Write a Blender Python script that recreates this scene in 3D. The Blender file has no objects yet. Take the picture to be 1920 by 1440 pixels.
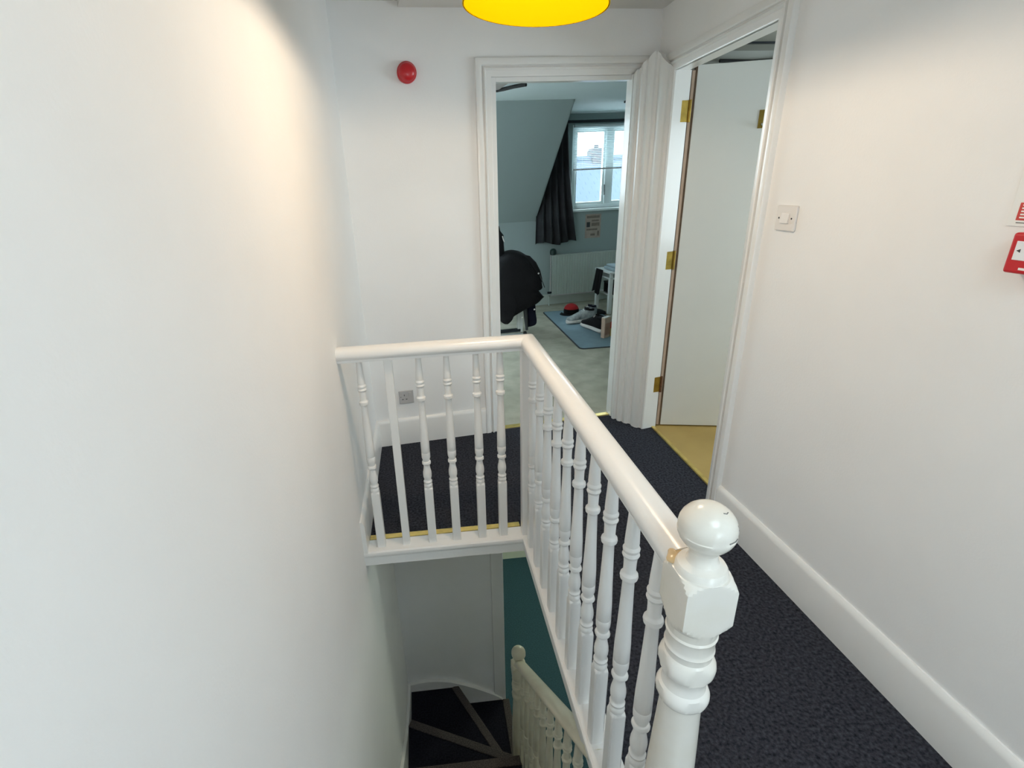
import bpy, bmesh, math, random
from mathutils import Vector, Matrix
random.seed(7)
S = bpy.context.scene
COL = S.collection
PI = math.pi

# ------------------------------------------------------------------ camera
F_PX, PITCH, YAW, ROLL, CAM_H, CX, CY = 952.362, 0.37478, 0.06718, -0.05026, 1.5301, 865.66, 716.22
fw = Vector((math.sin(YAW) * math.cos(PITCH), math.cos(YAW) * math.cos(PITCH), -math.sin(PITCH)))
rt = Vector((math.cos(YAW), -math.sin(YAW), 0)); up = rt.cross(fw)
cr, sr = math.cos(ROLL), math.sin(ROLL)
rt, up = cr * rt + sr * up, -sr * rt + cr * up
cam = bpy.data.cameras.new('camera'); cam_o = bpy.data.objects.new('camera', cam); COL.objects.link(cam_o)
M = Matrix((rt, up, -fw)).transposed().to_4x4(); M.translation = (0, 0, CAM_H)
cam_o.matrix_world = M
cam.sensor_fit = 'HORIZONTAL'; cam.sensor_width = 36.0
cam.lens = F_PX / 1920 * 36.0
cam.shift_x = (960 - CX) / 1920; cam.shift_y = -(720 - CY) / 1920
cam.clip_start = 0.02
S.camera = cam_o

# ------------------------------------------------------------------ sky, daylight, exposure
W = bpy.data.worlds.new('World'); S.world = W; W.use_nodes = True
bg = W.node_tree.nodes['Background']
bg.inputs[0].default_value = (0.83, 0.92, 1.0, 1); bg.inputs[1].default_value = 10.0
S.view_settings.view_transform = 'Standard'; S.view_settings.look = 'None'
S.view_settings.gamma = 1.0; S.view_settings.use_curve_mapping = False
S.view_settings.exposure = 0.12
S.cycles.use_denoising = True
S.cycles.max_bounces = 12; S.cycles.diffuse_bounces = 8
S.cycles.caustics_reflective = False; S.cycles.caustics_refractive = False
S.cycles.sample_clamp_indirect = 8.0

def portal(name, loc, rot, sx, sy):
    l = bpy.data.lights.new(name, 'AREA'); l.shape = 'RECTANGLE'; l.size = sx; l.size_y = sy
    l.cycles.is_portal = True
    o = bpy.data.objects.new(name, l); COL.objects.link(o); o.location = loc; o.rotation_euler = rot
    return o

# ------------------------------------------------------------------ frames of the place
KB = 0.1079; AB = math.atan(KB); CB, SB = math.cos(AB), math.sin(AB)
OB = Vector((0.0, 2.924))
def bw(u, v, z=0.0):                       # along / behind the far wall of the landing
    return Vector((OB.x + u * CB - v * SB, OB.y + u * SB + v * CB, z))
XL = -0.35
def xr(y):                                 # right hand wall face
    if y <= 1.93: return 1.2979 - 0.0378 * (y - 2)
    return 1.3005 + (y - 1.93) * 0.0494
CEIL = 2.345
LOWF = -2.8

# ------------------------------------------------------------------ materials
def mat(name, col, rough=0.5, metal=0.0, var=0.0, vscale=8.0, bump=0.0, bscale=300.0, spec=0.5, coat=0.0, col2=None, emit=None, estr=0.0, bdist=0.002, detail=4.0):
    m = bpy.data.materials.new(name); m.use_nodes = True
    nt = m.node_tree; b = nt.nodes['Principled BSDF']
    b.inputs['Base Color'].default_value = (*col, 1); b.inputs['Roughness'].default_value = rough
    b.inputs['Metallic'].default_value = metal; b.inputs['Specular IOR Level'].default_value = spec
    b.inputs['Coat Weight'].default_value = coat
    tc = nt.nodes.new('ShaderNodeTexCoord')
    if var or col2:
        n = nt.nodes.new('ShaderNodeTexNoise'); n.inputs['Scale'].default_value = vscale; n.inputs['Detail'].default_value = detail
        nt.links.new(tc.outputs['Object'], n.inputs['Vector'])
        r = nt.nodes.new('ShaderNodeValToRGB')
        c2 = col2 or tuple(max(0, c * (1 - var)) for c in col)
        r.color_ramp.elements[0].color = (*c2, 1); r.color_ramp.elements[1].color = (*col, 1)
        r.color_ramp.elements[0].position = 0.3; r.color_ramp.elements[1].position = 0.7
        nt.links.new(n.outputs['Fac'], r.inputs['Fac']); nt.links.new(r.outputs['Color'], b.inputs['Base Color'])
    if bump:
        n2 = nt.nodes.new('ShaderNodeTexNoise'); n2.inputs['Scale'].default_value = bscale; n2.inputs['Detail'].default_value = 3
        nt.links.new(tc.outputs['Object'], n2.inputs['Vector'])
        bp = nt.nodes.new('ShaderNodeBump'); bp.inputs['Strength'].default_value = bump; bp.inputs['Distance'].default_value = bdist
        nt.links.new(n2.outputs['Fac'], bp.inputs['Height']); nt.links.new(bp.outputs['Normal'], b.inputs['Normal'])
    if emit:
        b.inputs['Emission Color'].default_value = (*emit, 1); b.inputs['Emission Strength'].default_value = estr
    return m

WALL = mat('white_wall_paint', (0.85, 0.845, 0.84), 0.75, var=0.03, vscale=3, bump=0.25, bscale=140, bdist=0.0015)
CEILM = mat('ceiling_paint', (0.70, 0.68, 0.65), 0.85, var=0.03, vscale=3, bump=0.2, bscale=120)
GLOSS = mat('white_gloss_paint', (0.80, 0.79, 0.772), 0.28, var=0.03, vscale=6, bump=0.12, bscale=60, coat=0.15)
NEWELP = mat('worn_white_gloss', (0.82, 0.80, 0.77), 0.25, col2=(0.70, 0.64, 0.53), vscale=5, bump=0.1, bscale=60, coat=0.15)
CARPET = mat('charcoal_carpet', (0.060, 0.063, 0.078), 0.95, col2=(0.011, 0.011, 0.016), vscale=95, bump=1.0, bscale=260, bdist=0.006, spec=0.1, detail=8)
TEALC = mat('dark_hall_carpet', (0.05, 0.11, 0.13), 0.95, col2=(0.03, 0.065, 0.08), vscale=90, bump=0.8, bscale=300, bdist=0.004, spec=0.1)
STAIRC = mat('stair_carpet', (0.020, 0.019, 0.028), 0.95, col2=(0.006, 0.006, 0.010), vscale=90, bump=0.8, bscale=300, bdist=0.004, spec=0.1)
NOSEM = mat('nosing_pile', (0.12, 0.10, 0.095), 0.9, col2=(0.035, 0.03, 0.03), vscale=160, bump=0.8, bscale=300, spec=0.1)
BEIGE = mat('beige_carpet', (0.47, 0.445, 0.36), 0.95, col2=(0.34, 0.325, 0.255), vscale=7, bump=0.6, bscale=350, spec=0.1, detail=9)
OCHRE = mat('ochre_floor', (0.48, 0.335, 0.11), 0.55, col2=(0.40, 0.27, 0.08), vscale=4)
BRASS = mat('brass_strip', (0.88, 0.68, 0.22), 0.32, metal=0.75, var=0.3, vscale=20)
BRASSH = mat('brass_hinge', (0.42, 0.28, 0.06), 0.35, metal=0.9, var=0.4, vscale=25)
RUST = mat('rusty_pin', (0.20, 0.09, 0.04), 0.6, metal=0.3, var=0.4, vscale=60)
DARKGAP = mat('gap_shade_and_edge', (0.14, 0.085, 0.05), 0.6, var=0.4, vscale=30)  # dark brown for the shaded door gap and the leaf edge
DOORP = mat('white_door_paint', (0.76, 0.77, 0.75), 0.4, var=0.05, vscale=2, bump=0.08, bscale=50)
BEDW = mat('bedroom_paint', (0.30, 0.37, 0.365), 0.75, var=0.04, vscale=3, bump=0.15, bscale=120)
BEDC = mat('bedroom_ceiling_paint', (0.72, 0.82, 0.84), 0.8, var=0.04, vscale=3)
RED = mat('red_plastic', (0.55, 0.006, 0.014), 0.3, var=0.1, vscale=10, coat=0.2)
REDP = mat('printed_red', (0.55, 0.05, 0.04), 0.5, var=0.05)
PAPER = mat('white_card', (0.82, 0.82, 0.80), 0.5, var=0.03)
INK = mat('black_ink', (0.03, 0.03, 0.035), 0.5, var=0.1)
PLAST = mat('switch_plastic', (0.74, 0.70, 0.665), 0.35, var=0.02)
PLASTG = mat('grey_plastic', (0.50, 0.49, 0.49), 0.4, var=0.03)
SLOT = mat('dark_slot', (0.02, 0.02, 0.02), 0.7, var=0.1)
GLASSY = mat('call_point_glass', (0.80, 0.81, 0.84), 0.2, var=0.02, coat=0.3)
CURT = mat('charcoal_curtain', (0.045, 0.047, 0.052), 0.8, var=0.4, vscale=5, bump=0.4, bscale=200, spec=0.2)
BLACKF = mat('black_fabric', (0.006, 0.006, 0.007), 0.85, var=0.4, vscale=9, bump=0.5, bscale=60, bdist=0.006, spec=0.25)
NAVYF = mat('navy_fabric', (0.008, 0.009, 0.022), 0.85, var=0.4, vscale=9, bump=0.4, bscale=90, spec=0.2)
GREYF = mat('grey_strap', (0.05, 0.055, 0.055), 0.7, var=0.3, vscale=20)
LGREY = mat('grey_suede', (0.42, 0.45, 0.44), 0.8, col2=(0.16, 0.19, 0.19), vscale=22, bump=0.5, bscale=80, bdist=0.005)
SOLE = mat('white_rubber', (0.66, 0.64, 0.60), 0.6, var=0.15, vscale=15)
MATB = mat('blue_grey_mat', (0.20, 0.30, 0.35), 0.75, var=0.12, vscale=10, bump=0.2, bscale=200)
MATE = mat('mat_border', (0.02, 0.03, 0.035), 0.7, var=0.2)
BOXM = mat('beige_cardboard', (0.55, 0.42, 0.33), 0.7, col2=(0.45, 0.33, 0.25), vscale=10)
ORANGE = mat('orange_print', (0.62, 0.10, 0.05), 0.5, var=0.2, vscale=12)
YELLOWP = mat('yellow_print', (0.62, 0.50, 0.16), 0.5, var=0.2, vscale=12)
REDF = mat('red_cap_fabric', (0.45, 0.01, 0.012), 0.8, var=0.3, vscale=20)
WHITEM = mat('white_metal', (0.62, 0.66, 0.64), 0.35, var=0.04)
RADM = mat('radiator_enamel', (0.50, 0.56, 0.52), 0.35, var=0.04)
CUSH = mat('pale_blue_cloth', (0.35, 0.45, 0.50), 0.8, var=0.15, vscale=12)
POST = mat('aged_paper', (0.42, 0.35, 0.29), 0.7, col2=(0.33, 0.27, 0.22), vscale=12)
UPVC = mat('white_upvc', (0.72, 0.80, 0.80), 0.3, var=0.02)
SLATM = mat('blind_slat_enamel', (0.55, 0.62, 0.63), 0.4, var=0.02)
DARKM = mat('dark_metal', (0.02, 0.025, 0.03), 0.45, metal=0.4, var=0.2)
GREENB = mat('dark_green_plastic', (0.01, 0.035, 0.03), 0.4, var=0.3, vscale=20)
TILEM = mat('blue_grey_roof_tile', (0.055, 0.08, 0.11), 0.8, col2=(0.04, 0.062, 0.09), vscale=2)
BRICKM = mat('chimney_brick', (0.05, 0.055, 0.065), 0.9, var=0.3, vscale=6)
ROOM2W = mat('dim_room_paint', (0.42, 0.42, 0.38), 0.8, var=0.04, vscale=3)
YSHADE = mat('yellow_shade_enamel', (0.80, 0.55, 0.01), 0.6, var=0.02, spec=0.1)
SHADEDK = mat('shade_inside_darkened', (0.11, 0.057, 0.0002), 0.9, var=0.02, spec=0.0)  # inside of the yellow shade, coloured darker to offset the bulb's glare
SHADEO = mat('shade_outside', (0.78, 0.72, 0.60), 0.4, var=0.03)
TAPE = mat('amber_varnish', (0.66, 0.48, 0.26), 0.25, col2=(0.58, 0.40, 0.20), vscale=20, coat=0.5)
SCUFF = mat('grey_scuff', (0.22, 0.22, 0.21), 0.6, var=0.3, vscale=40)
GLASS = bpy.data.materials.new('window_glass'); GLASS.use_nodes = True
_nt = GLASS.node_tree; _nt.nodes.remove(_nt.nodes['Principled BSDF'])
_t = _nt.nodes.new('ShaderNodeBsdfTransparent'); _g = _nt.nodes.new('ShaderNodeBsdfGlossy'); _g.inputs['Roughness'].default_value = 0.02
_mx = _nt.nodes.new('ShaderNodeMixShader'); _mx.inputs[0].default_value = 0.05
_t.inputs[0].default_value = (0.93, 0.97, 0.97, 1)
_nt.links.new(_t.outputs[0], _mx.inputs[1]); _nt.links.new(_g.outputs[0], _mx.inputs[2])
_nt.links.new(_mx.outputs[0], _nt.nodes['Material Output'].inputs['Surface'])

# ------------------------------------------------------------------ mesh helpers
class MB:
    def __init__(s): s.v = []; s.f = []
    def add(s, vs, fs):
        o = len(s.v); s.v += [tuple(p) for p in vs]; s.f += [tuple(i + o for i in f) for f in fs]; return s
    def box(s, x0, x1, y0, y1, z0, z1, fn=None):
        P = [(x, y, z) for z in (z0, z1) for y in (y0, y1) for x in (x0, x1)]
        if fn: P = [fn(*p) for p in P]
        return s.add(P, [(0, 2, 3, 1), (4, 5, 7, 6), (0, 1, 5, 4), (2, 6, 7, 3), (0, 4, 6, 2), (1, 3, 7, 5)])
    def prism(s, poly, z0, z1):             # plan polygon (ccw) extruded in z
        n = len(poly)
        vs = [(p[0], p[1], z0) for p in poly] + [(p[0], p[1], z1) for p in poly]
        fs = [tuple(range(n - 1, -1, -1)), tuple(range(n, 2 * n))] + [(i, (i + 1) % n, n + (i + 1) % n, n + i) for i in range(n)]
        return s.add(vs, fs)
    def extr(s, prof, a, b, da=None, db=None, closed=True):   # list of 3D points a -> b rings
        n = len(a)
        fs = [(i, (i + 1) % n, n + (i + 1) % n, n + i) for i in range(n)]
        return s.add(list(a) + list(b), fs + [tuple(range(n - 1, -1, -1)), tuple(range(n, 2 * n))])
    def rings(s, R, cap=True):              # loft closed rings
        n = len(R[0]); vs = [p for r in R for p in r]; fs = []
        for k in range(len(R) - 1):
            for i in range(n):
                j = (i + 1) % n
                fs.append((k * n + i, k * n + j, (k + 1) * n + j, (k + 1) * n + i))
        if cap: fs += [tuple(range(n - 1, -1, -1)), tuple((len(R) - 1) * n + i for i in range(n))]
        return s.add(vs, fs)
    def lathe(s, prof, n=24, c=(0, 0, 0), sq=None):   # prof: (z, r); sq = half side of the square blank
        R = []
        for z, r in prof:
            ring = []
            for i in range(n):
                a = 2 * PI * i / n
                rr = r
                if sq: rr = min(r, sq / max(abs(math.cos(a)), abs(math.sin(a))))
                ring.append((c[0] + rr * math.cos(a), c[1] + rr * math.sin(a), c[2] + z))
            R.append(ring)
        return s.rings(R)
    def tube(s, pts, r, n=10):
        R = []; P = [Vector(p) for p in pts]
        for k, p in enumerate(P):
            t = (P[min(k + 1, len(P) - 1)] - P[max(k - 1, 0)]).normalized()
            a = Vector((0, 0, 1)) if abs(t.z) < 0.9 else Vector((1, 0, 0))
            e1 = t.cross(a).normalized(); e2 = t.cross(e1)
            rr = r[k] if isinstance(r, (list, tuple)) else r
            R.append([p + rr * (math.cos(2 * PI * i / n) * e1 + math.sin(2 * PI * i / n) * e2) for i in range(n)])
        return s.rings(R)

def obj(name, mb, m, parent=None, loc=None, rot=None, smooth=None, bevel=0.0, seg=2):
    me = bpy.data.meshes.new(name); me.from_pydata(mb.v, [], mb.f); me.update()
    bm = bmesh.new(); bm.from_mesh(me); bmesh.ops.recalc_face_normals(bm, faces=bm.faces)
    if bevel: bmesh.ops.bevel(bm, geom=list(bm.edges), offset=bevel, segments=seg, affect='EDGES', profile=0.5, clamp_overlap=True)
    bm.to_mesh(me); bm.free()
    me.materials.append(m)
    if smooth is not None:
        me.shade_smooth(); me.set_sharp_from_angle(angle=math.radians(smooth))
    o = bpy.data.objects.new(name, me); COL.objects.link(o)
    if parent: o.parent = parent
    if loc is not None: o.location = loc
    if rot is not None: o.rotation_euler = rot
    return o
def inst(src, name, parent=None, loc=None, rot=None, scale=None):
    o = src.copy(); o.name = name; COL.objects.link(o)
    o.parent = parent
    if loc is not None: o.location = loc
    if rot is not None: o.rotation_euler = rot
    if scale is not None: o.scale = scale
    return o
def thing(name, label, cat, loc=(0, 0, 0), rz=0.0, group=None):
    o = bpy.data.objects.new(name, None); COL.objects.link(o); o.location = loc; o.rotation_euler = (0, 0, rz)
    o.empty_display_size = 0.1
    return tag(o, label, cat, group)
def tag(o, label, cat, group=None):
    o['label'] = label; o['category'] = cat
    if group: o['group'] = group
    return o
def struct(o, label=None):
    o['kind'] = 'structure'
    if label: o['label'] = label
    return o
def sroot(name, label, loc=(0, 0, 0), rz=0.0):
    o = bpy.data.objects.new(name, None); COL.objects.link(o); o.location = loc; o.rotation_euler = (0, 0, rz)
    return struct(o, label)

# ================================================================== SETTING
# ---- landing floor (around the stairwell)
m = MB()
def rq(x0a, x0b, x1a, x1b, y0, y1, z0, z1):   # quad slab, x range given at both ends of y
    m.add([(x0a, y0, z0), (x1a, y0, z0), (x1b, y1, z0), (x0b, y1, z0), (x0a, y0, z1), (x1a, y0, z1), (x1b, y1, z1), (x0b, y1, z1)],
          [(0, 3, 2, 1), (4, 5, 6, 7), (0, 1, 5, 4), (1, 2, 6, 5), (2, 3, 7, 6), (3, 0, 4, 7)])
rq(.455, .455, xr(.07) + .01, xr(1.93) + .01, .07, 1.955, -.1, 0)
m.add([*[(x, y, -.1) for x, y in ((XL, 1.957), (1.40, 1.957), (1.408, 2.84), (1.20, 3.054), (.44, 2.973), (XL, 2.886))],
       *[(x, y, 0.) for x, y in ((XL, 1.957), (1.40, 1.957), (1.408, 2.84), (1.20, 3.054), (.44, 2.973), (XL, 2.886))]],
      [(5, 4, 3, 2, 1, 0), (6, 7, 8, 9, 10, 11)] + [(i, (i + 1) % 6, 6 + (i + 1) % 6, 6 + i) for i in range(6)])
m.box(XL, 1.45, -1.95, .07, -.2, 0)
struct(obj('floor', m, CARPET), 'dark charcoal carpet of the landing')

# ---- walls
m = MB(); m.box(XL - .12, XL, -2.05, 3.1, LOWF, CEIL + .1)
struct(obj('wall_left', m, WALL), 'white painted wall beside the stairwell')
m = MB()
B_ = lambda u, v, z: bw(u, v, z)
m.box(-.6, .43, 0, .10, -.25, CEIL + .1, B_); m.box(.43, 1.237, 0, .10, 2.022, CEIL + .1, B_); m.box(1.237, 1.46, 0, .10, -.25, CEIL + .1, B_)
struct(obj('wall_back', m, WALL), 'white end wall with the doorway to the bedroom')
m = MB()
def wall_r(y0, y1, z0, z1):
    a, b = xr(y0), xr(y1)
    m.add([(a, y0, z0), (a + .12, y0, z0), (b + .12, y1, z0), (b, y1, z0), (a, y0, z1), (a + .12, y0, z1), (b + .12, y1, z1), (b, y1, z1)],
          [(0, 3, 2, 1), (4, 5, 6, 7), (0, 1, 5, 4), (1, 2, 6, 5), (2, 3, 7, 6), (3, 0, 4, 7)])
wall_r(-2.05, 1.93, -.25, CEIL + .1); wall_r(1.93, 1.975, -.25, CEIL + .1); wall_r(1.975, 2.90, 2.025, CEIL + .1); wall_r(2.90, 3.16, -.25, CEIL + .1)
struct(obj('wall_right', m, WALL), 'white wall with light switch and open doorway')
RW0, RW1, RZ0, RZ1 = .75, 1.40, .45, 1.45
m = MB(); m.box(XL, RW0, -2.05, -1.95, -.2, CEIL + .1); m.box(RW1, 1.55, -2.05, -1.95, -.2, CEIL + .1); m.box(RW0, RW1, -2.05, -1.95, -.2, RZ0); m.box(RW0, RW1, -2.05, -1.95, RZ1, CEIL + .1)
struct(obj('wall_front', m, WALL), 'white wall at the near end of the landing')

# ---- ceiling with a roof window well near the camera
SKX0, SKX1, SKY0, SKY1 = .10, 1.05, -1.30, -.05
m = MB()
m.box(XL, SKX0, -1.95, 3.1, CEIL, CEIL + .1); m.box(SKX1, 1.5, -1.95, 3.2, CEIL, CEIL + .1)
m.box(SKX0, SKX1, -1.95, SKY0, CEIL, CEIL + .1); m.box(SKX0, SKX1, SKY1, 3.15, CEIL, CEIL + .1)
struct(obj('ceiling', m, CEILM), 'white ceiling of the landing')
sk = sroot('window_2', 'roof window in the ceiling above the viewer')
m = MB(); t = .05
m.box(SKX0, SKX0 + t, SKY0, SKY1, CEIL, CEIL + .16); m.box(SKX1 - t, SKX1, SKY0, SKY1, CEIL, CEIL + .16)
m.box(SKX0, SKX1, SKY0, SKY0 + t, CEIL, CEIL + .16); m.box(SKX0, SKX1, SKY1 - t, SKY1, CEIL, CEIL + .16)
obj('window_frame', m, GLOSS, sk)
m = MB(); m.box(SKX0 + t, SKX1 - t, SKY0 + t, SKY1 - t, CEIL + .12, CEIL + .125); obj('pane', m, GLASS, sk)
portal('roof_window_portal', ((SKX0 + SKX1) / 2, (SKY0 + SKY1) / 2, CEIL + .17), (0, 0, 0), SKX1 - SKX0, SKY1 - SKY0)
w4 = sroot('window_fill_4', 'unseen window added behind the viewer for fill daylight')  # added out of view, its daylight fills the landing walls
m = MB(); t = .05
m.box(RW0, RW0 + t, -2.03, -1.97, RZ0, RZ1); m.box(RW1 - t, RW1, -2.03, -1.97, RZ0, RZ1); m.box(RW0 + t, RW1 - t, -2.03, -1.97, RZ0, RZ0 + t); m.box(RW0 + t, RW1 - t, -2.03, -1.97, RZ1 - t, RZ1); m.box(1.05, 1.09, -2.03, -1.97, RZ0 + t, RZ1 - t)
obj('window_frame', m, UPVC, w4)
for a_, b_ in ((RW0 + t, 1.05), (1.09, RW1 - t)): obj('pane', MB().box(a_, b_, -2.002, -1.998, RZ0 + t, RZ1 - t), GLASS, w4)
portal('fill_rear_window_portal', ((RW0 + RW1) / 2, -2.06, (RZ0 + RZ1) / 2), (PI / 2, 0, 0), RW1 - RW0, RZ1 - RZ0)
# shallow boxed-in beam where ceiling meets the end wall
m = MB(); m.box(-.02, 1.36, -.16, 0, 2.319, CEIL, B_)
struct(obj('trim_1', m, CEILM, bevel=.002), 'shallow boxed beam under the ceiling above the bedroom door')

# ---- skirting boards
def skirting(name, p0, p1, inward, h=.174, t=.019, label=None):
    p0, p1, n = Vector((*p0, 0)), Vector((*p1, 0)), Vector((*inward, 0)).normalized()
    prof = [(0, 0), (t, 0), (t, h - .022), (t - .004, h - .012), (t - .009, h - .004), (t - .013, h), (0, h)]
    a = [p0 + n * q[0] + Vector((0, 0, q[1])) for q in prof]; b = [p1 + n * q[0] + Vector((0, 0, q[1])) for q in prof]
    return struct(obj(name, MB().extr(None, a, b), GLOSS, smooth=35), label)
skirting('baseboard_back', bw(-.35, 0).xy, bw(.345, 0).xy, (SB, -CB), label='white skirting board along the end wall')
skirting('baseboard_left', (XL, 1.865), (XL, 2.886), (1, 0), label='white skirting board end beside the banister')
skirting('baseboard_right', (xr(-1.95), -1.95), (xr(1.90), 1.90), (-1, -.03), label='white skirting board along the right wall')

# ---- doorway to the bedroom: lining and architrave
def arch_prof(w=.085, t=.022):            # (across from inner edge, proud)
    return [(0, -.004), (0, .012), (.004, .014), (.028, .015), (.032, .021), (.037, .0245), (.042, .021), (.044, .011), (.049, .010), (.052, .018), (.057, .0215), (.078, .0235), (.083, .022), (w, .018), (w, 0)]
d1 = sroot('trim_2', 'white moulded door frame of the bedroom doorway')
U0, U1, ZH = .457, 1.212, 2.0
pr_ = arch_prof()
def to_b(u, proud, z): return bw(u, -proud, z)
m = MB()                                   # left leg + head, mitred
e = .43
a = [to_b(e - q[0], q[1], 0) for q in pr_]; b = [to_b(e - q[0], q[1], ZH + .022 + q[0]) for q in pr_]
c = [to_b(1.20 + q[0] * 1.35, q[1], ZH + .022 + q[0]) for q in pr_]
m.rings([a, b, c])
obj('architrave', m, GLOSS, d1, smooth=30)
m = MB()
m.box(e, U0, .002, .05, 0, ZH + .024, B_); m.box(U1, 1.237, -.012, .05, 0, ZH + .024, B_); m.box(U0, U1, .002, .05, ZH, ZH + .024, B_)
obj('lining', m, GLOSS, d1, bevel=.0015)
m = MB(); m.box(U0, U1, .005, .045, 0, .007, B_); obj('threshold_strip', m, BRASS, d1, bevel=.002)

# ---- fluted corner post between the two doorways
P0, P1 = Vector((1.206, 3.026)), Vector((1.352, 2.832))
dv = (P1 - P0); L = dv.length; dv.normalize(); nv = Vector((-dv.y, dv.x)); nv = -nv if nv.y > 0 else nv
flute = [(0, 0), (.012, .010), (.026, .012), (.032, .002), (.042, .000), (.048, .010), (.062, .016), (.078, .013), (.083, .006), (.094, .012), (.110, .016),
         (.126, .014), (.132, .006), (.146, .004), (.156, .012), (.170, .019), (.190, .022), (.206, .020), (.213, .012), (.226, .011), (.236, .016), (L, .012)]
flute = [(s_, h * 1.35) for s_, h in flute]
fr = [P0 + dv * min(s_, L) + nv * h for s_, h in flute]; bk_ = [P0 + dv * min(s_, L) - nv * .05 for s_, h in flute]
def ztop(s_): return 2.018 + min(s_ / .125, 1.0) * .085 if s_ < .13 else 2.103 - (s_ - .13) / (L - .13) * .105
n_ = len(fr); zt = [ztop(s_) for s_, h in flute]
m = MB(); m.v = [(q.x, q.y, 0) for q in fr] + [(q.x, q.y, z) for q, z in zip(fr, zt)] + [(q.x, q.y, z) for q, z in zip(bk_, zt)] + [(q.x, q.y, 0) for q in bk_]
for i in range(n_ - 1):
    for a0, b0 in ((0, n_), (n_, 2 * n_), (2 * n_, 3 * n_), (3 * n_, 0)): m.f.append((a0 + i, a0 + i + 1, b0 + i + 1, b0 + i))
m.f += [(0, n_, 2 * n_, 3 * n_), (n_ - 1, 4 * n_ - 1, 3 * n_ - 1, 2 * n_ - 1)]
jb = [fr[-1], Vector((1.405, 2.838)), Vector((1.432, 2.845)), Vector((1.434, 2.885)), Vector((1.47, 2.895)), Vector((1.45, 3.09)), bw(1.245, .10).xy, bw(1.238, .03).xy]
m.prism([(q.x, q.y) for q in jb], 0, 2.0)
post = struct(obj('trim_3', m, GLOSS, smooth=28), 'white fluted corner post between the two doorways')

# ---- doorway on the right: lining, architrave, threshold
d2 = sroot('trim_4', 'white moulded door frame of the open doorway on the right')
YN, YF = 1.985, 2.835
m = MB()
def rw(y, proud, z): return Vector((xr(y) - proud, y, z))
yn = YN - .0
a = [rw(yn - q[0], q[1], 0) for q in pr_]; b = [rw(yn - q[0], q[1], ZH + q[0]) for q in pr_]
c = [rw(2.835 + 2.0 * q[0], q[1], ZH + q[0]) for q in pr_]
m.rings([a, b, c]); obj('architrave', m, GLOSS, d2, smooth=30)
m = MB()
def rbox(y0, y1, d0, d1_, z0, z1):
    m.add([(xr(y) + d, y, z) for z in (z0, z1) for y in (y0, y1) for d in (d0, d1_)], [(0, 2, 3, 1), (4, 5, 7, 6), (0, 1, 5, 4), (2, 6, 7, 3), (0, 4, 6, 2), (1, 3, 7, 5)])
rbox(1.955, YN, -.004, .125, 0, ZH + .03); rbox(YN, YF + .03, -.004, .075, ZH, ZH + .03); rbox(YN, YF + .03, .075, .125, ZH + .024, ZH + .045)
obj('lining', m, GLOSS, d2, bevel=.0015)
m = MB(); m.add([(1.400, 2.0, 0), (1.428, 2.0, 0), (1.424, 2.838, 0), (1.402, 2.838, 0), (1.402, 2.0, .007), (1.426, 2.0, .007), (1.422, 2.838, .007), (1.404, 2.838, .007)],
       [(0, 3, 2, 1), (4, 5, 6, 7), (0, 1, 5, 4), (1, 2, 6, 5), (2, 3, 7, 6), (3, 0, 4, 7)])
obj('threshold_strip', m, BRASS, d2)
# door leaf, swung into the room
dl = sroot('door_1', 'white flush door standing open into the room on the right', (1.452, 2.852, 0), math.atan2(-.08, .345))
m = MB(); m.box(.014, .774, 0, .04, .008, 2.022); obj('door_panel', m, DOORP, dl, bevel=.002)
m = MB(); m.box(-.019, -.011, .004, .03, .008, 2.0); m.box(.003, .0138, .002, .03, .008, 2.022); obj('gap_shade_edge', m, DARKGAP, dl)  # dark strips put in as the shade of the gap, beside the leaf edge
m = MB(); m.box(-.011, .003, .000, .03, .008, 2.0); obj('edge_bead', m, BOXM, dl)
for z0, mm in ((1.765, BRASSH), (1.008, BRASSH), (.245, RUST)):
    m = MB(); m.add([(-.080, -.040, z0), (-.012, -.014, z0), (-.012, -.010, z0), (-.080, -.036, z0), (-.080, -.040, z0 + .10), (-.012, -.014, z0 + .10), (-.012, -.010, z0 + .10), (-.080, -.036, z0 + .10)], [(0, 3, 2, 1), (4, 5, 6, 7), (0, 1, 5, 4), (1, 2, 6, 5), (2, 3, 7, 6), (3, 0, 4, 7)]); h = obj('hinge', m, BRASSH, dl, bevel=.0006)
    m = MB(); m.tube([(-.010, -.014, z0 - .002), (-.010, -.014, z0 + .102)], .0075, 10); obj('hinge_pin', m, mm, h, smooth=40)
m = MB(); m.box(.335, .372, -.004, 0, 1.715, 1.80); hk = obj('coat_hook', m, BRASSH, dl, bevel=.001)
m = MB(); m.tube([(.354, -.004, 1.735), (.354, -.03, 1.725), (.354, -.045, 1.735), (.354, -.048, 1.75)], .005, 8); obj('hook', m, WHITEM, hk, smooth=40)

# ---- the room on the right (dim)
m = MB(); m.add([(1.40, .3, -.2), (3.6, .3, -.2), (3.6, 3.36, -.2), (1.41, 3.12, -.2), (1.40, .3, -.001), (3.6, .3, -.001), (3.6, 3.36, -.001), (1.41, 3.12, -.001)],
               [(0, 3, 2, 1), (4, 5, 6, 7), (0, 1, 5, 4), (1, 2, 6, 5), (2, 3, 7, 6), (3, 0, 4, 7)])
struct(obj('floor_2', m, OCHRE), 'ochre floor of the room on the right')
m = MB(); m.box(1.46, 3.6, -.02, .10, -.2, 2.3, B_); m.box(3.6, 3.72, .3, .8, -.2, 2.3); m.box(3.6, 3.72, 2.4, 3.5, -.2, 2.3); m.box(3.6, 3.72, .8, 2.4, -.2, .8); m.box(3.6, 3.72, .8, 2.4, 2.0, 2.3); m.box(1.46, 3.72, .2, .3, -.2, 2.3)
struct(obj('wall_room_2', m, ROOM2W), 'dim painted walls of the room on the right')
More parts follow.
